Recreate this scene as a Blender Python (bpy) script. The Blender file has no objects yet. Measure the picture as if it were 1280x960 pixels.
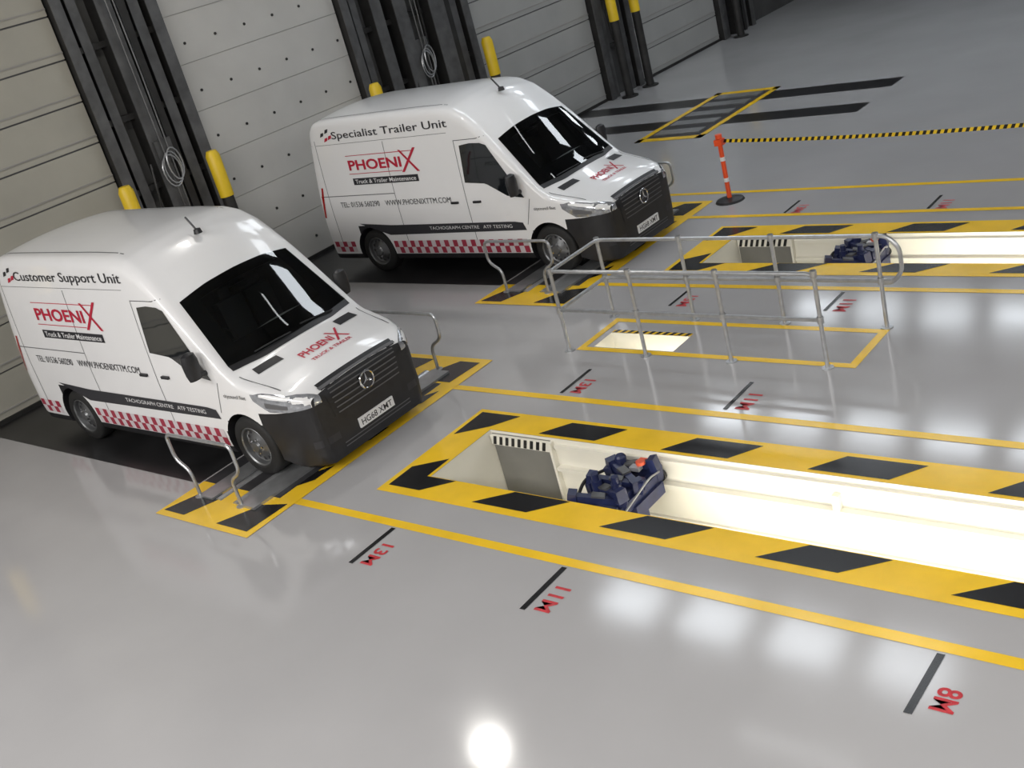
import bpy, math, random, bmesh
from mathutils import Vector, Matrix
from mathutils.bvhtree import BVHTree
random.seed(4)
scene = bpy.context.scene
try:
    scene.view_settings.view_transform = 'Standard'
    scene.view_settings.look = 'None'
except Exception: pass

# ------------------------------------------------------------ materials
def mat(name, col, rough=0.5, metal=0.0, emis=0.0, ecol=None, coat=0.0, noise=0.0, nscale=3.0, spec=0.5, rnoise=0.0, bump=0.0):
    m = bpy.data.materials.new(name); m.use_nodes = True
    nt = m.node_tree; b = nt.nodes['Principled BSDF']
    b.inputs['Base Color'].default_value = (*col, 1)
    b.inputs['Roughness'].default_value = rough
    b.inputs['Metallic'].default_value = metal
    b.inputs['Specular IOR Level'].default_value = spec
    b.inputs['Coat Weight'].default_value = coat
    b.inputs['Coat Roughness'].default_value = 0.05
    if emis > 0:
        b.inputs['Emission Color'].default_value = (*(ecol or col), 1)
        b.inputs['Emission Strength'].default_value = emis
    if noise > 0 or rnoise > 0 or bump > 0:
        tc = nt.nodes.new('ShaderNodeTexCoord')
        n = nt.nodes.new('ShaderNodeTexNoise'); n.inputs['Scale'].default_value = nscale
        n.inputs['Detail'].default_value = 5
        nt.links.new(tc.outputs['Object'], n.inputs['Vector'])
        if noise > 0:
            r = nt.nodes.new('ShaderNodeMapRange')
            r.inputs['From Min'].default_value = .3; r.inputs['From Max'].default_value = .7
            r.inputs['To Min'].default_value = 1 - noise; r.inputs['To Max'].default_value = 1 + noise
            nt.links.new(n.outputs['Fac'], r.inputs['Value'])
            v = nt.nodes.new('ShaderNodeVectorMath'); v.operation = 'SCALE'
            v.inputs[0].default_value = col
            nt.links.new(r.outputs['Result'], v.inputs['Scale'])
            nt.links.new(v.outputs['Vector'], b.inputs['Base Color'])
        if rnoise > 0:
            r2 = nt.nodes.new('ShaderNodeMapRange')
            r2.inputs['From Min'].default_value = .3; r2.inputs['From Max'].default_value = .7
            r2.inputs['To Min'].default_value = max(0.02, rough - rnoise); r2.inputs['To Max'].default_value = rough + rnoise
            nt.links.new(n.outputs['Fac'], r2.inputs['Value'])
            nt.links.new(r2.outputs['Result'], b.inputs['Roughness'])
        if bump > 0:
            bp = nt.nodes.new('ShaderNodeBump'); bp.inputs['Strength'].default_value = bump
            bp.inputs['Distance'].default_value = 0.01
            nt.links.new(n.outputs['Fac'], bp.inputs['Height'])
            nt.links.new(bp.outputs['Normal'], b.inputs['Normal'])
    return m

M = {}
M['floor'] = mat('grey_epoxy', (.435,.428,.430), .115, noise=.04, nscale=.7, rnoise=.025, spec=.6, bump=.05)
M['yellow'] = mat('yellow_paint', (.95,.60,.03), .2, noise=.07, nscale=3)
M['black'] = mat('black_paint', (.014,.014,.015), .22, noise=.3, nscale=3)
M['mat'] = mat('black_floor_paint', (.018,.018,.019), .28, noise=.3, nscale=2)
M['red'] = mat('red_paint', (.55,.04,.05), .4, noise=.25, nscale=25)
M['white'] = mat('van_white', (.88,.88,.88), .28, coat=.6, noise=.02, nscale=1)
M['vblack'] = mat('van_black_plastic', (.017,.017,.019), .42, noise=.15, nscale=8)
M['glass'] = mat('van_glass', (.010,.012,.014), .03, spec=.9, noise=.05, coat=1)
M['lamp'] = mat('headlamp', (.5,.52,.55), .08, metal=.6, coat=1, noise=.25, nscale=22)
M['tyre'] = mat('tyre_rubber', (.014,.014,.014), .7, noise=.1, nscale=20)
M['rim'] = mat('wheel_steel', (.20,.205,.21), .35, metal=.7, noise=.1)
M['chrome'] = mat('chrome', (.75,.76,.78), .12, metal=1, noise=.02)
M['gap'] = mat('panel_gap', (.12,.12,.125), .6, noise=.05)
M['decalred'] = mat('decal_red', (.50,.02,.05), .4, noise=.03)
M['checkred'] = mat('decal_check_red', (.36,.03,.06), .4, noise=.03)
M['decalblack'] = mat('decal_black', (.03,.03,.035), .4, noise=.03)
M['decalwhite'] = mat('decal_white', (.8,.8,.8), .4, noise=.03)
M['checkwhite'] = mat('decal_check_white', (.66,.6,.62), .4, noise=.03)
M['tail'] = mat('tail_lamp', (.45,.01,.01), .15, coat=1, noise=.05)
M['seat'] = mat('cab_seat', (.045,.047,.052), .7, noise=.1)
M['cab'] = mat('cab_lining', (.035,.036,.038), .7, noise=.1)
M['paper'] = mat('dash_papers', (.7,.7,.68), .6, noise=.05)
M['galv'] = mat('galvanised_steel', (.50,.51,.52), .33, metal=.75, noise=.12, nscale=12)
M['plate'] = mat('steel_plate', (.45,.46,.47), .3, metal=.7, noise=.15, nscale=5)
M['dplate'] = mat('dark_plate', (.07,.07,.075), .4, metal=.5, noise=.2, nscale=5)
M['pit'] = mat('pit_white', (.83,.80,.70), .4, noise=.03, nscale=2)
M['pitgrey'] = mat('pit_grey', (.20,.195,.175), .5, noise=.08, nscale=2)
M['tube'] = mat('pit_tube', (1,1,1), .5, emis=34, ecol=(1,.97,.88))
M['blue'] = mat('jack_blue', (.018,.024,.075), .3, noise=.25, nscale=9)
M['orange'] = mat('jack_orange', (.70,.10,.04), .4, noise=.1)
M['porange'] = mat('post_orange', (.85,.09,.02), .4, noise=.08)
M['wall'] = mat('wall_cladding', (.075,.075,.073), .7, noise=.2, nscale=1.5)
M['farwall'] = mat('far_wall', (.09,.095,.11), .6, noise=.1, nscale=.8)
M['sidewall'] = mat('side_wall', (.35,.35,.35), .7, noise=.05, nscale=1)
M['ceil'] = mat('ceiling_sheet', (.14,.14,.15), .8, noise=.08, nscale=1)
M['doorA'] = mat('door_cream', (.40,.385,.33), .5, noise=.06, nscale=1.2)
M['doorB'] = mat('door_white', (.56,.55,.52), .45, noise=.05, nscale=1.2)
M['doorC'] = mat('door_grey', (.36,.36,.345), .5, noise=.06, nscale=1.2)
M['joint'] = mat('door_joint', (.33,.32,.30), .6, noise=.06)
M['steel'] = mat('frame_dark_steel', (.035,.034,.033), .5, metal=.4, noise=.25, nscale=4)
M['steel2'] = mat('frame_mid_steel', (.13,.13,.13), .45, metal=.5, noise=.25, nscale=4)
M['guard'] = mat('guard_yellow', (.80,.55,.02), .4, noise=.08)
M['roofl'] = mat('rooflight_glow', (1,1,1), .5, emis=8.5, ecol=(.88,.94,1))
M['streak'] = mat('streak_glow', (1,1,1), .5, emis=6, ecol=(.95,.98,1))  # glow of the strips added for windscreen reflections
M['lampglow'] = mat('highbay_glow', (1,1,1), .5, emis=90, ecol=(1,.97,.92))
# tinted windscreen: clear tint + fresnel reflection
m = bpy.data.materials.new('windscreen_glass'); m.use_nodes=True; nt=m.node_tree
nt.nodes.remove(nt.nodes['Principled BSDF'])
tr=nt.nodes.new('ShaderNodeBsdfTransparent'); tr.inputs[0].default_value=(.50,.54,.53,1)
gl=nt.nodes.new('ShaderNodeBsdfGlossy'); gl.inputs['Roughness'].default_value=.02
fr=nt.nodes.new('ShaderNodeFresnel'); fr.inputs['IOR'].default_value=1.75
mx=nt.nodes.new('ShaderNodeMixShader')
nt.links.new(fr.outputs[0],mx.inputs[0]); nt.links.new(tr.outputs[0],mx.inputs[1]); nt.links.new(gl.outputs[0],mx.inputs[2])
nt.links.new(mx.outputs[0],nt.nodes['Material Output'].inputs[0])
M['screen']=m

# ------------------------------------------------------------ mesh builder
class MB:
    def __init__(s): s.v=[]; s.f=[]; s.m=[]; s.mats=[]; s.smooth=[]
    def mi(s, k):
        if k not in s.mats: s.mats.append(k)
        return s.mats.index(k)
    def add(s, vs, fs, k, smooth=False):
        o=len(s.v); s.v += [tuple(v) for v in vs]
        mi=s.mi(k)
        for f in fs: s.f.append([i+o for i in f]); s.m.append(mi); s.smooth.append(smooth)
    def box(s, x0,x1,y0,y1,z0,z1,k, T=None):
        vs=[(x,y,z) for x in (x0,x1) for y in (y0,y1) for z in (z0,z1)]
        if T is not None: vs=[T@Vector(v) for v in vs]
        s.add(vs,[(0,1,3,2),(4,6,7,5),(0,4,5,1),(2,3,7,6),(0,2,6,4),(1,5,7,3)],k)
    def poly(s, pts, z, k):
        s.add([(p[0],p[1],z) for p in pts],[list(range(len(pts)))],k)
    def rect(s,x0,x1,y0,y1,z,k): s.poly([(x0,y0),(x1,y0),(x1,y1),(x0,y1)],z,k)
    def tube(s, path, r, k, n=10):
        P=[Vector(p) for p in path]; rings=[]
        N=len(P); prev=None
        for i,p in enumerate(P):
            a=P[i-1] if i>0 else p; b=P[i+1] if i<N-1 else p
            d=(b-a).normalized()
            if prev is None: u=d.orthogonal().normalized()
            else:
                u=(prev-d*prev.dot(d))
                u = u.normalized() if u.length>1e-5 else d.orthogonal().normalized()
            prev=u; w=d.cross(u)
            rings.append([p+(u*math.cos(2*math.pi*j/n)+w*math.sin(2*math.pi*j/n))*r for j in range(n)])
        vs=[q for R in rings for q in R]; fs=[]
        for i in range(N-1):
            for j in range(n):
                fs.append((i*n+j,i*n+(j+1)%n,(i+1)*n+(j+1)%n,(i+1)*n+j))
        s.add(vs,fs,k,True)
        s.add(rings[0],[list(range(n))[::-1]],k); s.add(rings[-1],[list(range(n))],k)
    def lathe(s, prof, origin, axis, k, n=28):
        ax=Vector(axis).normalized(); u=ax.orthogonal().normalized(); w=ax.cross(u); O=Vector(origin)
        vs=[];fs=[]
        for (r,h) in prof:
            for j in range(n):
                a=2*math.pi*j/n
                vs.append(O+ax*h+(u*math.cos(a)+w*math.sin(a))*r)
        for i in range(len(prof)-1):
            for j in range(n): fs.append((i*n+j,i*n+(j+1)%n,(i+1)*n+(j+1)%n,(i+1)*n+j))
        s.add(vs,fs,k,True)
    def cyl(s,p0,p1,r,k,n=16): s.tube([p0,p1],r,k,n)
    def make(s,name,parent=None,sharp=35):
        me=bpy.data.meshes.new(name); me.from_pydata(s.v,[],s.f)
        for k in s.mats: me.materials.append(M[k])
        me.polygons.foreach_set('material_index',s.m)
        me.polygons.foreach_set('use_smooth',s.smooth)
        me.update()
        try: me.set_sharp_from_angle(angle=math.radians(sharp))
        except Exception: pass
        o=bpy.data.objects.new(name,me); scene.collection.objects.link(o)
        if parent: o.parent=parent
        return o

def rounded(path, rad=0.08, n=5):
    P=[Vector(p) for p in path]; out=[P[0]]
    for i in range(1,len(P)-1):
        a,b,c=P[i-1],P[i],P[i+1]
        r=min(rad,(a-b).length*.45,(c-b).length*.45)
        p=b+(a-b).normalized()*r; q=b+(c-b).normalized()*r
        for j in range(n+1):
            t=j/n; out.append(p*(1-t)**2+b*2*t*(1-t)+q*t*t)
    out.append(P[-1]); return out

def empty(name, loc=(0,0,0)):
    e=bpy.data.objects.new(name,None); e.location=loc; scene.collection.objects.link(e); return e

_tc={}
def text_mesh(s, bold=0.0):
    key=(s,bold)
    if key in _tc: return _tc[key]
    cu=bpy.data.curves.new('t','FONT'); cu.body=s; cu.offset=bold; cu.resolution_u=3
    o=bpy.data.objects.new('t',cu); scene.collection.objects.link(o)
    bpy.context.view_layer.update()
    me=bpy.data.meshes.new_from_object(o.evaluated_get(bpy.context.evaluated_depsgraph_get()))
    vs=[(v.co.x,v.co.y) for v in me.vertices]; fs=[list(p.vertices) for p in me.polygons]
    bpy.data.objects.remove(o); bpy.data.meshes.remove(me)
    x0=min(v[0] for v in vs);x1=max(v[0] for v in vs);y0=min(v[1] for v in vs);y1=max(v[1] for v in vs)
    vs=[((v[0]-x0)/(x1-x0),(v[1]-y0)/(y1-y0)) for v in vs]
    _tc[key]=(vs,fs); return _tc[key]
def add_text(mb,s,fn,k,bold=0.0):
    vs,fs=text_mesh(s,bold)
    mb.add([fn(u,v) for u,v in vs],fs,k)

# ------------------------------------------------------------ ROOM
WX=-15.9; XR=14; YN=-8; YF=40; CH=7.6
OY=5.42
PX0=-7.67; PX1=8.0
pits=[(6.21,7.16),(6.21+OY,7.16+OY)]
HX1=-6.62
holes=[(PX0,PX1,p[0],p[1]) for p in pits]+[(-7.70,HX1,9.14,9.52)]
xs=sorted(set([WX,XR]+[h[0] for h in holes]+[h[1] for h in holes]))
ys=sorted(set([YN,YF]+[h[2] for h in holes]+[h[3] for h in holes]))
fl=MB()
for i in range(len(xs)-1):
    for j in range(len(ys)-1):
        cx=(xs[i]+xs[i+1])/2; cy=(ys[j]+ys[j+1])/2
        if any(h[0]<cx<h[1] and h[2]<cy<h[3] for h in holes): continue
        fl.rect(xs[i],xs[i+1],ys[j],ys[j+1],0,'floor')
fl.make('floor')

def wallbox(name,*a):
    b=MB(); b.box(*a); return b.make(name)
wallbox('wall_left',WX-.2,WX,YN,YF,0,CH,'wall')
wallbox('wall_far',WX,XR,YF,YF+.2,0,CH,'farwall')
wallbox('wall_right',XR,XR+.2,YN,YF,0,CH,'sidewall')
wallbox('wall_near',WX,XR,YN-.2,YN,0,CH,'sidewall')
c=MB(); c.box(WX,XR,YN,YF,CH,CH+.15,'ceil'); c.make('ceiling')
b=MB()
for y in (2,9.5,16.8,23,30,36):
    b.box(WX,XR,y-.1,y+.1,CH-.40,CH-.36,'steel2'); b.box(WX,XR,y-.01,y+.01,CH-.36,CH,'steel2')
b.make('trim_roof_beams')

b=MB()
for y,x0,x1 in ((13.2,-12.3,-5.5),(20.2,-14.0,-3),(26.3,-14.5,1)):
    x=x0
    while x<x1:
        b.box(x,x+1.2,y-.5,y+.5,CH-.05,CH-.02,'roofl'); x+=1.78
b.make('window_rooflights')
b=MB(); b.lathe([(0,.0),(.27,0)],(-11.57,8.77,7.30),(0,0,1),'lampglow',24)
b.lathe([(.27,-.02),(.33,0),(.33,.06),(.10,.14),(.10,.28)],(-11.57,8.77,7.32),(0,0,1),'steel',24)
b.make('highbay_lamp')
b=MB()  # glowing strips added overhead to put streaks in the windscreens
for (x,y) in ((-7.9,10.5),(-9.2,15.9)):
    b.box(x,x+1.9,y-.04,y+.04,CH-.50,CH-.46,'streak'); b.box(x-.03,x+1.93,y-.08,y+.08,CH-.46,CH-.38,'steel2')
    for xx in (x+.3,x+1.6): b.cyl((xx,y,CH-.38),(xx,y,CH),.01,'steel2',6)
b.make('added_streak_battens')

# ------------------------------------------------------------ doors & frames on left wall
def door(name,y0,y1,key,sec=.6,bolts=False,top=5.9):
    b=MB(); z=.05; g=.004 if bolts else .012
    while z<top:
        z1=min(z+sec,top)
        b.box(WX+.001,WX+.08,y0,y1,z+g,z1-g,key)
        if bolts:
            yy=y0+.35; k=0
            while yy<y1-.1:
                b.cyl((WX+.08,yy,z+.3),(WX+.095,yy,z+.3),.024,'steel',8)
                yy+=.62
        else:
            b.box(WX+.08,WX+.095,y0,y1,z+.10,z+.12,'joint')
        z=z1
    b.box(WX+.001,WX+.05,y0,y1,.0,top,'joint' if bolts else 'gap')
    b.box(WX+.001,WX+.11,y0,y1,0,.06,'steel')
    b.make(name)
door('door_1',4.85,8.75,'doorA',.62)
door('door_2',10.45,14.05,'doorB',.75,True)
door('door_3',17.35,21.4,'doorC',.62)
door('door_4',22.8,26.9,'doorC',.62)
door('door_5',-.6,3.2,'doorA',.62)

def frame(name,y0,y1,inner):
    b=MB()
    for y,w,d,k in inner:
        b.box(WX+.001,WX+d,y-w/2,y+w/2,0,6.3,k)
        b.box(WX+d,WX+d+.02,y-w/2-.03,y+w/2+.03,0,6.3,'steel2' if k=='steel' else 'steel')
    for z in (1.1,2.2,3.3,4.4,5.5):
        b.box(WX+.02,WX+.16,y0+.1,y1-.1,z,z+.09,'steel')
    ym=(y0+y1)/2
    b.box(WX+.05,WX+.36,ym-.15,ym+.15,2.55,2.9,'steel2')
    for dy in (-.06,.06):
        b.tube([(WX+.38,ym+dy,6.2),(WX+.40,ym+dy,3.9),(WX+.38,ym+dy*.6,1.6)],.014,'steel2',6)
    for rr,oo in ((.15,0),(.13,.05),(.16,-.04)):
        cir=[(WX+.40+abs(oo)*.3,ym+oo+rr*math.cos(a/16*2*math.pi),2.45+oo+.25*math.sin(a/16*2*math.pi)) for a in range(17)]
        b.tube(cir,.012,'galv',6)
    b.tube([(WX+.3,ym-.3,2.6),(WX+.36,ym-.42,2.0),(WX+.34,ym-.3,1.3),(WX+.3,ym-.05,1.2),(WX+.3,ym+.2,1.9),(WX+.3,ym+.3,5.9)],.018,'steel',6)
    b.make(name)
def std(y0,y1):
    L=[(y0+.06,.12,.24,'steel'),(y0+.33,.10,.16,'steel'),(y1-.33,.12,.18,'steel'),(y1-.07,.14,.26,'steel')]
    if y1-y0>1.4: L+=[(y0+.75,.20,.30,'steel'),(y1-.62,.07,.3,'steel2')]
    if y1-y0>2.5: L+=[(y0+1.3,.26,.34,'steel'),(y1-1.0,.35,.4,'steel')]
    return L
for nm,a,c2 in (('door_track_frame',8.78,10.42),('door_track_frame',14.08,17.3),('door_track_frame',21.43,22.77),('door_track_frame',26.93,28.6),('door_track_frame',3.23,4.82)):
    frame(nm,a,c2,std(a,c2))
for y in (8.55,10.2,13.95,17.2,21.6,22.5,27.1,4.7):
    b=MB(); x=WX+.62
    b.lathe([(.10,0),(.10,1.75)],(x,y,0),(0,0,1),'steel',16)
    b.lathe([(.115,1.75),(.115,2.42),(.08,2.5),(0,2.51)],(x,y,0),(0,0,1),'guard',16)
    b.lathe([(.2,0),(.2,.03),(.1,.03)],(x,y,0),(0,0,1),'steel',16)
    b.make('yellow_guard_post')
# ------------------------------------------------------------ floor markings
b=MB()
for y in (5.43,7.93,5.43+OY+.05,7.93+OY):
    b.rect(-8.86,XR-.1,y-.05,y+.05,.004,'yellow')
b.rect(-9.9,XR-.1,14.36,14.46,.004,'yellow')
b.make('lane_marking_lines')
b=MB()
b.rect(WX+.12,-10.5,5.36,8.02,.004,'mat'); b.rect(WX+.12,-10.5,10.8,13.45,.004,'mat')
b.rect(WX+.12,-8.42,18.42,19.0,.004,'mat'); b.rect(WX+.12,-8.42,20.0,20.62,.004,'mat')
b.make('wheel_track_strips')

def pit(oy):
    b=MB(); E=PX1+.43
    y0,y1,y2,y3=5.85+oy,6.21+oy,7.16+oy,7.53+oy
    z=.0045; zb=.007
    b.rect(-8.1,E,y0,y1,z,'yellow'); b.rect(-8.1,E,y2,y3,z,'yellow')
    b.rect(-8.1,PX0,y1,y2,z,'yellow'); b.rect(PX1,E,y1,y2,z,'yellow')
    x=-6.89
    while x<PX1-1:
        b.poly([(x,y0+.09),(x+.66,y0+.09),(x+.97,y1-.01),(x+.33,y1-.01)],zb,'black'); x+=1.46
    x=-7.05
    while x<PX1-1:
        b.poly([(x,y2+.04),(x+.7,y2+.04),(x+.92,y3-.06),(x+.24,y3-.06)],zb,'black'); x+=1.46
    b.poly([(-8.03,y0+.11),(-7.60,y0+.11),(-7.32,y1-.01),(-7.71,y1-.01)],zb,'black')
    b.poly([(-8.03,y0+.11),(-7.71,y1-.01),(-7.71,y1+.33),(-8.03,y1+.1)],zb,'black')
    b.poly([(-8.04,y2-.18),(-7.72,y2+.05),(-7.50,y3-.06),(-8.04,y3-.06)],zb,'black')
    b.make('pit_hazard_border')
    root=empty('inspection_pit',(0,0,0))
    D=-1.45; b=MB()
    def q(p,k): b.add(p,[(0,1,2,3)],k)
    q([(PX0,y1,0),(PX1,y1,0),(PX1,y1,D),(PX0,y1,D)],'pit')
    q([(PX0,y2,0),(PX1,y2,0),(PX1,y2,D),(PX0,y2,D)],'pit')
    q([(PX0,y1,0),(PX0,y2,0),(PX0,y2,D),(PX0,y1,D)],'pit')
    q([(PX1,y1,0),(PX1,y2,0),(PX1,y2,D),(PX1,y1,D)],'pit')
    q([(PX0,y1,D),(PX1,y1,D),(PX1,y2,D),(PX0,y2,D)],'pit')
    b.make('pit_walls',root)
    b=MB()
    b.box(PX0+.02,PX0+.80,y2-.02,y2-.001,-1.4,-.03,'pitgrey')
    b.box(PX0+.02,PX0+.80,y2-.05,y2-.02,-.14,-.03,'pit')
    n=9
    for i in range(n):
        xa=PX0+.04+i*.082
        b.add([(xa,y2-.052,-.135),(xa+.042,y2-.052,-.135),(xa+.075,y2-.052,-.035),(xa+.033,y2-.052,-.035)],[(0,1,2,3)],'black')
    b.box(PX0+.80,PX0+.83,y2-.06,y2-.001,-1.4,-.03,'pit')
    for yy,s in ((y1,1),(y2,-1)):
        ya,yb=sorted((yy+s*.001,yy+s*.07))
        b.box(PX0+.85,PX1-.1,ya,yb,-.34,-.30,'pit')
        ya,yb=sorted((yy+s*.001,yy+s*.035))
        b.box(PX0+.85,PX1-.1,ya,yb,-.10,-.06,'pit')
        b.box(PX0+.85,PX1-.1,ya,yb,-.75,-.70,'pit')
    for x in (-3.9,-1.0,2.0):
        b.box(x,x+.06,y2-.06,y2-.001,-.30,-.16,'pit')
    b.make('pit_rails',root)
    b=MB(); x=-5.1
    while x<PX1-1:
        b.box(x,x+1.2,y1+.002,y1+.03,-.62,-.54,'tube'); x+=1.5
    b.make('pit_light_tubes',root)
    # pit jack
    r=empty('pit_jack',(-5.76,(y1+y2)/2,-.19))
    b=MB()
    for dx in (-.17,.17):
        b.box(dx-.045,dx+.045,-.42,.42,-.05,.05,'blue')
        for e in (-1,1):
            b.lathe([(0,-.02),(.06,-.02),(.06,.02),(0,.02)],(dx,e*.435,-.03),(0,1,0),'steel',14)
    b.box(-.22,.22,-.42,-.32,-.03,.10,'blue'); b.box(-.22,.22,.32,.42,-.03,.10,'blue')
    b.box(-.17,.17,-.15,.15,-.32,.09,'blue')
    b.box(-.25,-.17,-.36,.1,-.16,-.04,'blue'); b.box(.17,.24,-.1,.36,-.16,-.04,'blue')
    b.make('jack_frame',r)
    b=MB()
    for i,dy in enumerate((-.30,-.16,0,.14,.27)):
        T=Matrix.Translation((0,dy,.13))@Matrix.Rotation((.5,-.35,.3,-.5,.2)[i],4,'Z')@Matrix.Rotation((.25,-.15,.2,.1,-.2)[i],4,'Y')
        b.box(-.24,.24,-.035,.035,-.03,.035,'blue',T)
        b.box(-.27,-.19,-.055,.055,-.06,.06,'blue',T); b.box(.19,.26,-.055,.055,-.06,.06,'blue',T)
        b.box(-.06,.06,-.04,.04,.035,.055,'steel2',T)
    for dx in (-.11,.11): b.lathe([(.05,-.1),(.05,.12),(.035,.12),(.035,.19),(0,.19)],(dx,-.14,.10),(0,0,1),'blue',14)
    b.lathe([(.055,0),(.055,.13),(.04,.15),(0,.15)],(-.12,.28,.09),(0,0,1),'blue',14)
    b.tube(rounded([(-.24,-.36,.06),(-.28,-.1,.18),(-.26,.3,.08)],.1),.016,'steel',8)
    b.tube(rounded([(.22,.36,.06),(.30,.1,.16),(.25,-.3,.02)],.1),.010,'galv',8)
    b.make('jack_arms',r)
    b=MB()
    b.lathe([(.0,.0),(.045,0),(.045,.03),(.0,.03)],(.13,.24,.20),(0,0,1),'orange',14)
    b.box(.05,.20,.29,.36,.15,.19,'orange')
    b.box(.05,.15,.16,.23,.16,.2,'galv')
    b.tube(rounded([(.20,-.34,.02),(.30,-.38,.06),(.33,-.30,-.04)],.05),.012,'orange',8)
    b.make('jack_pads',r)
pit(0); pit(OY)

b=MB()
hx0,hx1,hy0,hy1=-7.70,HX1,9.14,9.52; D=-1.3
for p in ([(hx0,hy0,0),(hx1,hy0,0),(hx1,hy0,D),(hx0,hy0,D)],[(hx0,hy1,0),(hx1,hy1,0),(hx1,hy1,D),(hx0,hy1,D)],
          [(hx0,hy0,0),(hx0,hy1,0),(hx0,hy1,D),(hx0,hy0,D)],[(hx1,hy0,0),(hx1,hy1,0),(hx1,hy1,D),(hx1,hy0,D)],
          [(hx0,hy0,D),(hx1,hy0,D),(hx1,hy1,D),(hx0,hy1,D)]):
    b.add(p,[(0,1,2,3)],'pit')
b.box(hx0+.5,hx1-.05,hy0+.01,hy0+.03,-.55,-.51,'tube')
b.rect(hx0,hx1,hy1,hy1+.07,.004,'yellow')
for i in range(11):
    xa=hx0+.02+i*.097; b.poly([(xa,hy1),(xa+.05,hy1),(xa+.08,hy1+.07),(xa+.03,hy1+.07)],.007,'black')
b.make('pit_access_opening')
b=MB()
X0,X1,Y0,Y1=-7.88,-4.48,9.03,9.90; w=.09
b.rect(X0,X1,Y0,Y0+w,.004,'yellow'); b.rect(X0,X1,Y1-w,Y1,.004,'yellow')
b.rect(X0,X0+w,Y0+w,Y1-w,.004,'yellow'); b.rect(X1-w,X1,Y0+w,Y1-w,.004,'yellow')
b.make('yellow_outline_marking')
# railing
b=MB(); ty=9.0; by=9.95; H=1.0; r=.022
xl=-7.95
b.tube(rounded([(-4.75,ty,.0),(-4.75,ty,H),(xl,ty,H),(xl,by,H),(-4.42,by,H),(-4.30,by,H-.12),(-4.30,by,.62),(-4.42,by,.5),(-4.55,by,.5)],.09),r,'galv')
b.tube([(-4.75,ty,.52),(xl,ty,.52)],r,'galv'); b.tube([(-4.42,by,.52),(xl,by,.52)],r,'galv'); b.tube([(xl,ty,.52),(xl,by,.52)],r,'galv')
for i in range(4):
    for yy in (ty,by):
        x=xl+i*1.067 if yy==ty else xl+i*1.14
        b.tube([(x,yy,0),(x,yy,H)],r,'galv')
        b.lathe([(0,.012),(.06,.012),(.06,0)],(x,yy,0),(0,0,1),'galv',14)
        for zz in (.52,H): b.lathe([(.03,-.035),(.034,-.03),(.034,.03),(.03,.035)],(x,yy,zz),(0,0,1),'galv',12)
b.make('safety_railing')

# distance marks
def mark(x,y0,y1,s,w=.026):
    b=MB(); b.rect(x-w,x+w,y0,y1,.004,'black')
    add_text(b,s,lambda u,v:(x+.09+.15*v,(y0+y1)/2-.10-.31*(u-.5)*(len(s)/3),.004),'red',.02)
    b.make('distance_mark')
for m in (13,11,8,5,2):
    x=5.63-m; s='%dM'%m
    mark(x,4.79,5.36,s); mark(x,8.03,8.6,s,.022); mark(x,10.3,10.80,s,.02); mark(x,13.42,13.92,s,.02)

# ------------------------------------------------------------ roller brake tester beds
def bed(oy):
    R=empty('roller_brake_tester',(0,0,0))
    b=MB(); xa,xb=-10.47,-8.85; ya,yb=4.75+oy,8.63+oy; z=.0065; zb=.009
    b.rect(xa,xb,ya,ya+.66,z,'yellow'); b.rect(xa,xb,yb-.66,yb,z,'yellow')
    b.rect(-9.12,xb,ya+.66,yb-.66,z,'yellow')
    b.poly([(-9.47,ya+.08),(-8.95,ya+.08),(-8.92,ya+.60),(-9.22,ya+.5)],zb,'black')
    b.poly([(-10.42,ya+.08),(-10.05,ya+.08),(-9.85,ya+.5),(-10.2,ya+.6)],zb,'black')
    b.poly([(-9.62,yb-.62),(-9.02,yb-.62),(-8.98,yb-.1),(-9.3,yb-.1)],zb,'black')
    b.poly([(-10.3,yb-.6),(-9.9,yb-.6),(-9.75,yb-.1),(-10.15,yb-.1)],zb,'black')
    y=ya+.9
    while y<yb-1.0:
        b.poly([(-9.12,y),(-9.12,y+.30),(-9.0,y+.45),(-9.0,y+.15)],zb,'black'); y+=.85
    b.rect(-10.46,-9.12,ya+.66,yb-.66,z,'dplate')
    b.box(-9.50,-9.22,ya+.40,yb-.40,0,.035,'plate')
    b.box(-10.20,-9.95,ya+.40,yb-.40,0,.03,'plate')
    for y in (ya+.42,yb-.42-.9):
        for x in (-9.88,-9.58):
            b.cyl((x,y,-.03),(x,y+.9,-.03),.06,'galv',16)
    b.make('bed_plates',R)
    for yy in (ya+.42,yb-.34):
        g=MB()
        p=[(-10.2,yy,.0),(-10.2,yy,.32),(-10.40,yy,.44),(-10.40,yy,.75),(-9.25,yy,.75),(-9.25,yy,.44),(-9.46,yy,.32),(-9.46,yy,.0)]
        g.tube(rounded(p,.09),.02,'galv')
        for x in (-10.2,-9.46): g.lathe([(0,.015),(.06,.015),(.06,0)],(x,yy,0),(0,0,1),'galv',12)
        g.make('wheel_guide_rail',R)
bed(0); bed(OY)
R3=empty('roller_brake_tester',(0,0,0))
b=MB(); xa,xb,ya,yb=-12.6,-11.1,17.6,20.95
for a in ((xa,xb,ya,ya+.2),(xa,xb,yb-.2,yb),(xa,xa+.14,ya,yb),(xb-.14,xb,ya,yb)): b.rect(*a,.0065,'yellow')
b.rect(xa+.14,xb-.14,ya+.2,yb-.2,.0065,'dplate')
for y in (ya+.35,ya+.95,ya+1.55,ya+2.2,ya+2.75): b.box(xa+.25,xb-.25,y,y+.3,0,.03,'plate')
b.make('bed_plates',R3)

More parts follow.
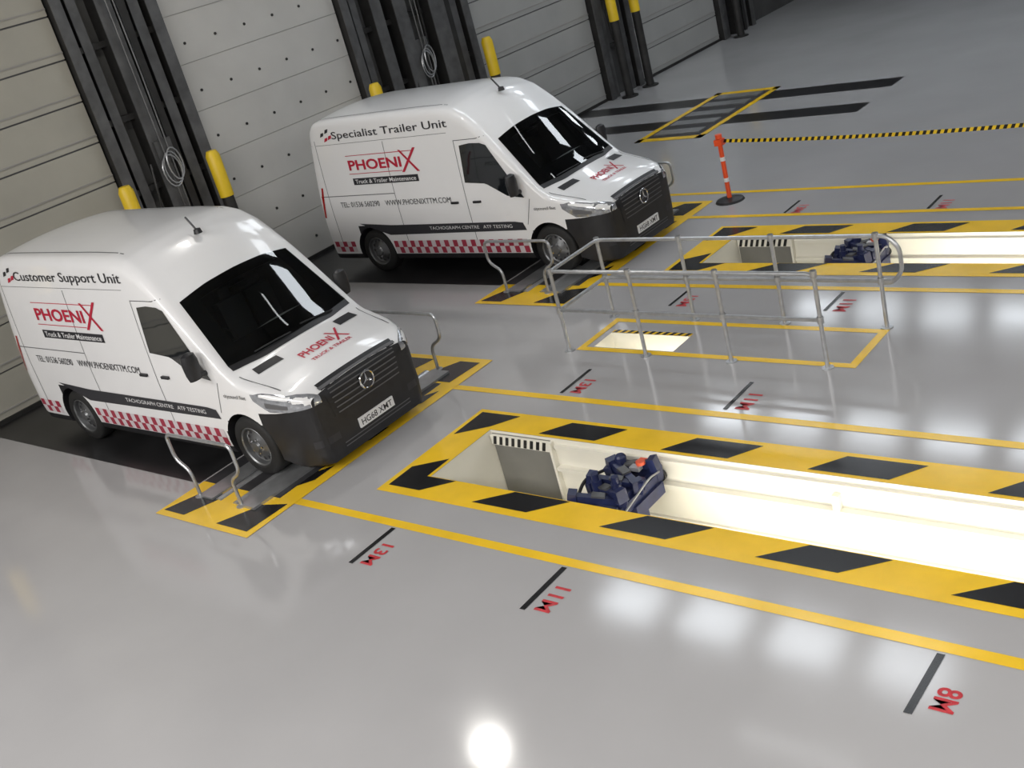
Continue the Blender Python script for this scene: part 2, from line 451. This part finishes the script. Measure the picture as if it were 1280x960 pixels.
# ------------------------------------------------------------ barrier posts and tape
def post(x,y):
    b=MB()
    b.lathe([(0,.06),(.06,.055),(.2,.03),(.22,.0)],(x,y,0),(0,0,1),'vblack',24)
    b.lathe([(.035,.05),(.035,.95),(.05,.96),(.05,1.02),(0,1.03)],(x,y,0),(0,0,1),'porange',16)
    for z in (.3,.62): b.lathe([(.036,z),(.039,z),(.039,z+.06),(.036,z+.06)],(x,y,0),(0,0,1),'decalwhite',16)
    b.box(x-.06,x+.06,y-.06,y+.06,.86,.95,'porange')
    b.make('barrier_post')
post(-8.55,14.03); post(-1.6,14.0)
b=MB(); n=150
def tp(u,e):
    x=-8.49+u*6.83; z=.92-.20*(1-(2*u-1)**2)*.5
    return (x,14.03-.03*u,z+e)
for i in range(n):
    u0=i/n;u1=(i+1)/n;s=.0035
    b.add([tp(u0,-.026),tp(u1,-.026),tp(min(1,u1+s),.026),tp(min(1,u0+s),.026)],[(0,1,2,3)],'guard' if i%2 else 'black')
b.make('barrier_tape')

# ------------------------------------------------------------ VAN
def interp(tab,x):
    if x<=tab[0][0]: return tab[0][1]
    for i in range(len(tab)-1):
        if x<=tab[i+1][0]:
            t=(x-tab[i][0])/(tab[i+1][0]-tab[i][0]); return tab[i][1]*(1-t)+tab[i+1][1]*t
    return tab[-1][1]
ZT=[(-5.58,2.46),(-5.52,2.51),(-5.35,2.54),(-5.0,2.55),(-3,2.55),(-2.5,2.54),(-2.25,2.50),(-2.05,2.43),(-1.9,2.33),(-1.75,2.20),(-1.62,2.075),(-1.5,1.95),(-1.0,1.41),(-.88,1.29),(-.8,1.235),(-.68,1.195),(-.4,1.115),(-.22,1.055),(-.1,1.0),(-.04,.96),(0,.93)]
CR=[(-5.6,.05),(-2.3,.06),(-1.9,.11),(-1.6,.13),(-1,.13),(-.8,.10),(-.4,.07),(0,.04)]
RR=[(-5.6,.13),(-3.2,.15),(-2.3,.19),(-1.9,.18),(-1.6,.13),(-1,.08),(-.8,.07),(-.3,.07),(0,.05)]
RY=[(-5.6,.11),(-3.2,.13),(-2.3,.17),(-1.9,.17),(-1.6,.13),(-1,.09),(-.8,.10),(-.3,.16),(0,.12)]
WW=[(-5.58,.955),(-5.5,.975),(-5.3,.98),(-1.0,.98),(-.7,.975),(-.5,.955),(-.35,.925),(-.2,.87),(-.1,.815),(-.04,.765),(0,.72)]
LV=[.24,.32,.42,.52,.66,.80]
def sidey(w,z):
    y=w
    if z>1.0: y-=.11*((z-1.0)/1.5)**1.4
    if z<.5: y-=.03*((.5-z)/.26)**2
    return y
def section(x):
    zt=interp(ZT,x);c=interp(CR,x);r=interp(RR,x);ry=interp(RY,x);w=interp(WW,x)
    dz=.0
    if x>-.52: dz=.10*min(1,(x+.52)/.25)
    zs=zt-c; P=[(0,.22-dz),(w*.5,.22-dz),(w*.93,.22-dz)]
    for z in LV:
        zz=z-dz*max(0,(.52-z)/.30)
        P.append((sidey(w,z),zz))
    z0=.80; z1=zs-r
    for i in range(1,7):
        z=z0+(z1-z0)*i/6; P.append((sidey(w,z),z))
    ye=sidey(w,z1)
    for i in range(1,7):
        a=math.pi/2*i/6; P.append((ye-ry*(1-math.cos(a)),z1+r*math.sin(a)))
    yy=ye-ry
    for i in range(1,8):
        y=yy*(1-i/7); P.append((y,zs+c*(1-(y/yy)**2)))
    return P
def lean(x,z):
    if z>.8 and x<-4.6:
        return x+.22*((z-.8)/1.7)**1.4*min(1,(-4.6-x)/.98)
    return x
st=[-5.58,-5.54,-5.5,-5.42,-5.3,-5.1,-4.8,-4.4,-4,-3.5,-3,-2.7,-2.5]
x=-2.4
while x<-.62: st.append(x); x+=.05
while x<-.01: st.append(x); x+=.035
st.append(0.0)
AX=[-.90,-4.52]
def van_body():
    vs=[];fs=[];mi=[];rings=[]
    for x in st:
        h=section(x); full=h+[(-y,z) for (y,z) in reversed(h[1:-1])]
        idx=[]
        for (y,z) in full: idx.append(len(vs)); vs.append((lean(x,z),y,z))
        rings.append(idx)
    n=len(rings[0])
    def black(x,z): return (z<.32) or (x>-.62 and z<.80)
    for i in range(len(rings)-1):
        for j in range(n):
            f=(rings[i][j],rings[i][(j+1)%n],rings[i+1][(j+1)%n],rings[i+1][j])
            cx=sum(vs[k][0] for k in f)/4; cz=sum(vs[k][2] for k in f)/4
            fs.append(f[::-1]); mi.append(1 if black(cx,cz) else 0)
    fs.append(tuple(rings[0])); mi.append(0)
    prev=rings[-1]
    for s,xx in ((.93,.012),(.75,.024),(.4,.032)):
        idx=[]
        for k in rings[-1]:
            _,y,z=vs[k]; idx.append(len(vs)); vs.append((xx,y*s,.55+(z-.55)*s))
        for j in range(n):
            fs.append((prev[j],prev[(j+1)%n],idx[(j+1)%n],idx[j])[::-1]); mi.append(1)
        prev=idx
    fs.append(tuple(prev)[::-1]); mi.append(1)
    return vs,fs,mi
VS,FS,MI=van_body()
BV=BVHTree.FromPolygons([Vector(v) for v in VS],FS)
def snap(p,off):
    p=Vector(p); co,nn,_,_=BV.find_nearest(p)
    cen=Vector((min(max(co.x,-5),-.6),0,max(.6,min(1.2,co.z))))
    if nn.dot(co-cen)<0: nn=-nn
    return co+nn*off
def resample(L,n):
    L=[Vector(p) for p in L]; d=[0]
    for i in range(1,len(L)): d.append(d[-1]+(L[i]-L[i-1]).length)
    out=[]
    for k in range(n+1):
        t=d[-1]*k/n; i=1
        while i<len(d)-1 and d[i]<t: i+=1
        s=(t-d[i-1])/max(1e-9,d[i]-d[i-1]); out.append(L[i-1].lerp(L[i],min(1,max(0,s))))
    return out
def patch(mb,L,U,nu,nv,k,off=.004,smooth=True):
    A=resample(L,nu);B=resample(U,nu);vs=[];fs=[]
    for j in range(nv+1):
        for i in range(nu+1): vs.append(snap(A[i].lerp(B[i],j/nv),off))
    for j in range(nv):
        for i in range(nu):
            a=j*(nu+1)+i; fs.append((a,a+1,a+nu+2,a+nu+1))
    mb.add(vs,fs,k,smooth)

def van(yc,title):
    R=empty('delivery_van',(-8.82,yc,0))
    me=bpy.data.meshes.new('body'); me.from_pydata(VS,[],FS)
    me.materials.append(M['white']); me.materials.append(M['vblack'])
    me.polygons.foreach_set('material_index',MI)
    me.polygons.foreach_set('use_smooth',[True]*len(FS)); me.update()
    o=bpy.data.objects.new('body',me); scene.collection.objects.link(o)
    cuts=[]
    for ax in AX:
        for s in (-1,1):
            cb=MB(); cb.lathe([(0,0),(.41,0),(.41,.5),(0,.5)],(ax,s*.72,.36),(0,s,0),'vblack',40)
            c=cb.make('cut'); bm=bmesh.new(); bm.from_mesh(c.data); bmesh.ops.remove_doubles(bm,verts=bm.verts,dist=1e-5)
            bmesh.ops.recalc_face_normals(bm,faces=bm.faces); bm.to_mesh(c.data); bm.free()
            md=o.modifiers.new('b','BOOLEAN'); md.operation='DIFFERENCE'; md.object=c; md.solver='EXACT'; cuts.append(c)
    bm=bmesh.new(); bm.from_mesh(me); bmesh.ops.recalc_face_normals(bm,faces=bm.faces); bm.to_mesh(me); bm.free()
    bpy.context.view_layer.update()
    nm=bpy.data.meshes.new_from_object(o.evaluated_get(bpy.context.evaluated_depsgraph_get()))
    o.modifiers.clear(); o.data=nm
    for c in cuts: bpy.data.objects.remove(c)
    for p in nm.polygons:
        for ax in AX:
            if math.hypot(p.center.x-ax,p.center.z-.36)<.415: p.material_index=1
    # open the windscreen aperture
    bm=bmesh.new(); bm.from_mesh(nm)
    dl=[f for f in bm.faces if -1.54<f.calc_center_median().x<-1.03 and f.normal.z>.4 and f.normal.x>.3 and abs(f.calc_center_median().y)<.70]
    bmesh.ops.delete(bm,geom=dl,context='FACES'); bm.to_mesh(nm); bm.free()
    try: nm.set_sharp_from_angle(angle=math.radians(32))
    except Exception: pass
    o.parent=R
    g=MB()
    BL=[(-1.00,-.86,1.24),(-.90,-.5,1.26),(-.86,0,1.27),(-.90,.5,1.26),(-1.00,.86,1.24)]
    TL=[(-1.60,-.76,1.93),(-1.58,-.4,2.0),(-1.57,0,2.02),(-1.58,.4,2.0),(-1.60,.76,1.93)]
    patch(g,BL,TL,26,14,'screen',.010)
    # frit border
    def lerpL(A,B,t): return [tuple(Vector(a).lerp(Vector(b),t)) for a,b in zip(A,B)]
    def trim(L,a,b):
        r_=resample(L,40); return [tuple(p) for p in r_[int(a*40):int(b*40)+1]]
    patch(g,BL,lerpL(BL,TL,.24),26,4,'glass',.005)
    patch(g,lerpL(BL,TL,.88),TL,26,3,'glass',.005)
    patch(g,trim(BL,0,.125),trim(TL,0,.125),5,14,'glass',.0055); patch(g,trim(BL,.875,1),trim(TL,.875,1),5,14,'glass',.0055)
    for s in (-1,1):
        patch(g,[(-2.24,s*.95,1.40),(-1.85,s*.95,1.37),(-1.50,s*.97,1.18),(-1.20,s*.98,1.14)],
                [(-2.20,s*.88,1.93),(-2.0,s*.88,1.95),(-1.80,s*.88,1.94),(-1.70,s*.88,1.90)],18,10,'glass',.006)
    g.make('glazing',R)
    # cab interior
    k=MB()
    xb=-2.38
    prof=[(xb,.95),(xb,1.86),(-1.68,1.84),(-1.12,1.22),(-1.05,.95)]
    for s in (-1,1): k.add([(p[0],s*.79,p[1]) for p in prof],[list(range(5))],'cab')
    k.add([(xb,-.79,.95),(xb,.79,.95),(xb,.79,1.86),(xb,-.79,1.86)],[(0,1,2,3)],'cab')
    k.add([(xb,-.79,1.86),(xb,.79,1.86),(-1.68,.79,1.84),(-1.68,-.79,1.84)],[(0,1,2,3)],'cab')
    k.add([(xb,-.79,.95),(xb,.79,.95),(-1.05,.79,.95),(-1.05,-.79,.95)],[(0,1,2,3)],'cab')
    k.box(-1.42,-1.08,-.78,.78,.97,1.17,'cab'); k.box(-1.48,-1.36,-.62,-.22,1.17,1.24,'cab'); k.box(-1.46,-1.36,-.12,.2,1.17,1.26,'seat')
    k.box(-1.30,-1.18,.2,.5,1.171,1.178,'paper')
    for y in (-.45,.12,.52):
        wv=.23 if y<0 else .18
        T=Matrix.Translation((-2.02,y,1.0))@Matrix.Rotation(-.18,4,'Y')
        k.box(-.07,.07,-wv,wv,0,.58,'seat',T); k.box(-.05,.05,-wv*.55,wv*.55,.61,.80,'seat',T)
        k.box(-2.0,-1.60,y-wv,y+wv,.97,1.06,'seat')
    cc=Vector((-1.58,-.42,1.28)); e1=Vector((0,1,0)); e2=Vector((-.5,0,.87))
    k.tube([cc+(e1*math.cos(a/20*2*math.pi)+e2*math.sin(a/20*2*math.pi))*.18 for a in range(21)],.014,'vblack',8)
    k.tube([cc-e1*.17,cc+e1*.17],.016,'vblack',6); k.tube([cc,cc+Vector((.15,0,-.12))],.03,'vblack',8)
    k.box(-1.62,-1.59,-.12,.12,1.77,1.83,'vblack')
    k.make('cab_interior',R)
    t=MB()
    patch(t,[(-.93,-.86,1.2),(-.82,-.5,1.22),(-.80,0,1.23),(-.82,.5,1.22),(-.93,.86,1.2)],
            [(-1.0,-.86,1.24),(-.90,-.5,1.26),(-.86,0,1.27),(-.90,.5,1.26),(-1.0,.86,1.24)],26,2,'vblack',.005)
    for s in (-1,1):
        patch(t,[(-.62,s*.42,1.17),(-.68,s*.74,1.15)],[(-.74,s*.42,1.2),(-.80,s*.72,1.18)],6,3,'vblack',.005)
        patch(t,[(-.60,s*.96,.95),(-.42,s*.93,.82),(-.2,s*.86,.80),(.0,s*.60,.80)],
                [(-.62,s*.95,1.02),(-.42,s*.90,1.00),(-.2,s*.82,.95),(.0,s*.60,.88)],14,4,'lamp',.007)
        patch(t,[(-.45,s*.94,.87),(-.2,s*.87,.83)],[(-.45,s*.92,.93),(-.2,s*.85,.87)],6,2,'gap',.010)
        for X,za,zb in ((-2.30,.36,2.0),(-3.75,.36,2.1),(-5.30,.5,2.2)):
            patch(t,[(X,s*.98,za),(X,s*.88,zb)],[(X+.010,s*.98,za),(X+.010,s*.88,zb)],24,1,'gap',.003)
        patch(t,[(-2.30,s*.88,2.0),(-1.75,s*.86,2.0)],[(-2.30,s*.88,2.010),(-1.75,s*.86,2.010)],10,1,'gap',.003)
        patch(t,[(-1.26,s*.98,.75),(-1.12,s*.98,1.12)],[(-1.25,s*.98,.75),(-1.11,s*.98,1.12)],10,1,'gap',.003)
        patch(t,[(-5.5,s*.98,1.30),(-3.75,s*.98,1.30)],[(-5.5,s*.98,1.312),(-3.75,s*.98,1.312)],14,1,'gap',.003)
        patch(t,[(-5.4,s*.87,2.12),(-2.4,s*.87,2.12)],[(-5.4,s*.87,2.126),(-2.4,s*.87,2.126)],20,1,'gap',.003)
        patch(t,[(-.85,s*.86,1.14),(-.3,s*.80,.99)],[(-.85,s*.87,1.13),(-.3,s*.81,.98)],10,1,'gap',.003)
        patch(t,[(-5.2,s*.74,2.52),(-2.4,s*.72,2.52)],[(-5.2,s*.725,2.52),(-2.4,s*.705,2.52)],20,1,'gap',.003)
        T=(-2.16,-2.02)
        ya,yb=sorted((s*.975,s*1.005)); t.box(T[0],T[1],ya,yb,1.10,1.13,'vblack')
        t.box(-2.60,-2.46,ya,yb,1.10,1.13,'vblack')
        patch(t,[(-5.56,s*.96,.95),(-5.50,s*.97,.95)],[(-5.42,s*.90,1.45),(-5.38,s*.93,1.45)],3,6,'tail',.006)
        t.tube([(-1.26,s*.93,1.22),(-1.24,s*1.08,1.26)],.03,'vblack',8)
        n=12;vv=[];ff=[]
        for (h,rr) in [(-.15,.02),(-.14,.07),(-.07,.085),(.07,.09),(.14,.075),(.165,.03)]:
            for j in range(n):
                a=2*math.pi*j/n
                vv.append((-1.25+math.cos(a)*rr*.7, s*1.11+math.sin(a)*rr*1.1, 1.36+h))
        for i in range(5):
            for j in range(n): ff.append((i*n+j,i*n+(j+1)%n,(i+1)*n+(j+1)%n,(i+1)*n+j))
        ff.append(tuple(range(n))); ff.append(tuple(range(5*n,6*n)))
        t.add(vv,ff,'vblack',True)
        patch(t,[(-.02,s*.52,.34),(-.1,s*.78,.34)],[(-.02,s*.52,.42),(-.1,s*.78,.42)],6,2,'decalblack',.004)
    t.tube([(-1.98,0,2.44),(-2.02,0,2.50),(-2.12,0,2.62)],.012,'vblack',6)
    t.lathe([(.05,0),(.04,.05),(0,.06)],(-1.98,0,2.43),(0,0,1),'vblack',10)
    for y0 in (-.55,.1):
        pts=[snap((-.90+.02*i,y0+i*.12,1.29+.012*i),.02) for i in range(5)]
        t.tube(pts,.009,'vblack',6)
    patch(t,[(.02,-.5,.56),(.02,.5,.56)],[(-.07,-.56,.97),(-.07,.56,.97)],20,8,'vblack',.008)
    for z in (.60,.66,.72,.78,.84,.89):
        wv=.46+.1*(z-.6)
        patch(t,[(.05,-wv,z),(.05,wv,z)],[(.05,-wv,z+.014),(.05,wv,z+.014)],16,1,'gap',.018)
    patch(t,[(.02,-.57,.94),(.02,.57,.94)],[(-.02,-.57,.952),(-.02,.57,.952)],16,1,'gap',.014)
    for z in (.22,.26):
        patch(t,[(.03,-.5,z),(.03,.5,z)],[(.03,-.5,z+.012),(.03,.5,z+.012)],16,1,'gap',.006)
    c=Vector((.062,0,.76)); rr=.095
    t.tube([c+Vector((0,math.cos(a/24*2*math.pi),math.sin(a/24*2*math.pi)))*rr for a in range(25)],.011,'chrome',8)
    for a in (90,210,330):
        d=Vector((0,math.cos(math.radians(a)),math.sin(math.radians(a)))); e=d.cross(Vector((1,0,0)))
        t.add([c+d*rr,c+e*.016,c-e*.016,c+Vector((.012,0,0))],[(0,1,3),(0,3,2)],'chrome')
    t.lathe([(0,0),(rr,0)],(.054,0,.76),(1,0,0),'decalblack',24)
    t.box(.03,.05,-.26,.26,.31,.42,'decalwhite')
    add_text(t,'HG68 XMT',lambda u,v:(.0515,-.23+.46*u,.33+.07*v),'decalblack',.01)
    t.make('trim',R)
    d=MB()
    def sidefn(s,x0,x1,z0,z1):
        def f(u,v):
            xx=(x0+(x1-x0)*u) if s<0 else (x1-(x1-x0)*u)
            zz=z0+(z1-z0)*v
            return snap((xx,s*sidey(.98,zz),zz),.007)
        return f
    for s in (-1,1):
        add_text(d,title,sidefn(s,-4.85,-2.35,2.17,2.32),'decalblack',.006)
        add_text(d,'PHOENI',sidefn(s,-4.62,-3.44,1.70,1.86),'decalred',.025)
        f=sidefn(s,-3.46,-3.08,1.62,1.97)
        for A in ([(0,.0),(.15,0),(1,1),(.85,1)],[(0,.95),(.12,.95),(1,0),(.85,0)]):
            d.add([f(*p) for p in A],[(0,1,2,3)],'decalred')
        patch(d,[(-4.65,s*.93,1.925),(-3.15,s*.93,1.925)],[(-4.65,s*.93,1.935),(-3.15,s*.93,1.935)],8,1,'decalred',.005)
        patch(d,[(-4.65,s*.93,1.64),(-3.45,s*.93,1.64)],[(-4.65,s*.93,1.65),(-3.45,s*.93,1.65)],8,1,'decalred',.005)
        patch(d,[(-4.60,s*.95,1.47),(-3.15,s*.95,1.47)],[(-4.60,s*.95,1.575),(-3.15,s*.95,1.575)],8,2,'decalblack',.005)
        add_text(d,'Truck & Trailer Maintenance',sidefn(s,-4.55,-3.2,1.49,1.555),'decalwhite',.01)
        add_text(d,'TEL: 01536 560290    WWW.PHOENIXTTM.COM',sidefn(s,-5.05,-2.6,1.12,1.205),'decalblack',0.0)
        for kx,kz in ((-5.12,2.25),(-5.0,2.30),(-5.05,2.17),(-4.95,2.2)):
            patch(d,[(kx,s*.87,kz),(kx+.08,s*.87,kz+.02)],[(kx+.03,s*.87,kz+.06),(kx+.10,s*.87,kz+.07)],2,1,'decalblack' if kz>2.21 else 'decalred',.006)
        patch(d,[(-4.10,s*.98,.64),(-1.30,s*.98,.67)],[(-4.75,s*.98,.84),(-4.0,s*.98,.80),(-1.5,s*.98,.80),(-1.34,s*.98,.78)],24,3,'decalblack',.005)
        add_text(d,'TACHOGRAPH CENTRE   ATF TESTING',sidefn(s,-3.2,-1.55,.71,.76),'decalwhite',.0)
        n=30
        for i in range(n):
            for j in range(2):
                xa=-4.08+i*(2.74/n); za=.33+j*.105
                patch(d,[(xa,s*.98,za),(xa+2.74/n,s*.98,za)],[(xa,s*.98,za+.105),(xa+2.74/n,s*.98,za+.105)],1,1,'checkred' if (i+j)%2 else 'checkwhite',.006)
        for i in range(5):
            xa=-5.50+i*.1
            for j in range(2):
                patch(d,[(xa,s*.97,.36+j*.09),(xa+.1,s*.97,.36+j*.09)],[(xa,s*.97,.45+j*.09),(xa+.1,s*.97,.45+j*.09)],1,1,'checkred' if (i+j)%2 else 'checkwhite',.006)
        add_text(d,'citycouncil fleet',sidefn(s,-1.08,-.70,.94,1.0),'gap',.01)
    def bon(u0,u1,x0,x1):
        return lambda u,v: snap((x0-(x0-x1)*v, u0+(u1-u0)*u, 1.13),.006)
    add_text(d,'PHOENI',bon(-.30,.16,-.44,-.56),'decalred',.025)
    f=bon(.15,.34,-.39,-.64)
    for A in ([(0,.0),(.17,0),(1,1),(.83,1)],[(0,.95),(.15,.95),(1,0),(.83,0)]): d.add([f(*p) for p in A],[(0,1,2,3)],'decalred')
    add_text(d,'TRUCK & TRAILER',bon(-.28,.30,-.31,-.36),'decalred',.02)
    d.make('decals',R)
    w=MB()
    for ax in AX:
        for s in (-1,1):
            o0=(ax,s*.845,.355)
            w.lathe([(.20,-.11),(.32,-.115),(.345,-.10),(.355,-.07),(.355,.07),(.345,.095),(.32,.112),(.245,.116),(.225,.10)],o0,(0,s,0),'tyre',36)
            w.lathe([(.235,.105),(.225,.112),(.212,.10),(.205,.05),(.185,.04),(.14,.055),(.10,.085),(.075,.095),(.06,.12),(0,.125)],o0,(0,s,0),'rim',36)
            for kk in range(12):
                a=2*math.pi*kk/12
                cx=ax+.168*math.cos(a); cz=.355+.168*math.sin(a)
                w.lathe([(0,0),(.022,0)],(cx,s*(.845+.052),cz),(0,s,0),'decalblack',8)
            for kk in range(5):
                a=2*math.pi*kk/5
                w.lathe([(.012,0),(.012,.02),(0,.02)],(ax+.085*math.cos(a),s*(.845+.085),.355+.085*math.sin(a)),(0,s,0),'chrome',6)
        w.cyl((ax,-.75,.355),(ax,.75,.355),.05,'vblack',10)
    w.make('wheels',R)
van(6.68,'Customer Support Unit')
van(12.20,'Specialist Trailer Unit')

# ------------------------------------------------------------ lights
def area(name,loc,sx,sy,p,col=(1,1,1),rot=(0,0,0)):
    l=bpy.data.lights.new(name,'AREA'); l.shape='RECTANGLE'; l.size=sx; l.size_y=sy; l.energy=p; l.color=col
    o=bpy.data.objects.new(name,l); o.location=loc; o.rotation_euler=rot; scene.collection.objects.link(o)
area('added_fill_light',(-3,-4.0,7.0),10,2.5,1150,(1,.975,.95),(math.radians(32),0,0))  # added soft fill behind the camera, tilted to brighten the van sides
area('added_fill_light',(5,3,7.2),5,5,660,(1,.98,.95))  # added fill, unseen behind the camera
area('added_fill_light',(-12,-3.5,7.0),5,2,480,(1,.97,.94),(math.radians(32),0,0))  # added fill out of view, tilted toward the vans
area('added_fill_light',(6,16,7.2),5,8,420,(.93,.96,1))  # added cool fill, out of view to the right
w=bpy.data.worlds.new('world'); scene.world=w; w.use_nodes=True
w.node_tree.nodes['Background'].inputs[0].default_value=(.5,.52,.55,1)
w.node_tree.nodes['Background'].inputs[1].default_value=.3

# ------------------------------------------------------------ camera
cam=bpy.data.cameras.new('camera'); co=bpy.data.objects.new('camera',cam); scene.collection.objects.link(co)
X=Vector((.7551,.0729,-.6516)).normalized(); Y=Vector((.6051,-.4597,.6501)); Y=(Y-X*Y.dot(X)).normalized(); Z=X.cross(Y)
r=Vector((X.x,Y.x,Z.x)); dn=Vector((X.y,Y.y,Z.y)); fw=Vector((X.z,Y.z,Z.z))
m=Matrix.Identity(4)
for i in range(3):
    m[i][0]=r[i]; m[i][1]=-dn[i]; m[i][2]=-fw[i]
m[0][3]=0; m[1][3]=0; m[2][3]=4.89
co.matrix_world=m
cam.sensor_width=36; cam.lens=1386/1280*36; cam.clip_end=200
scene.camera=co
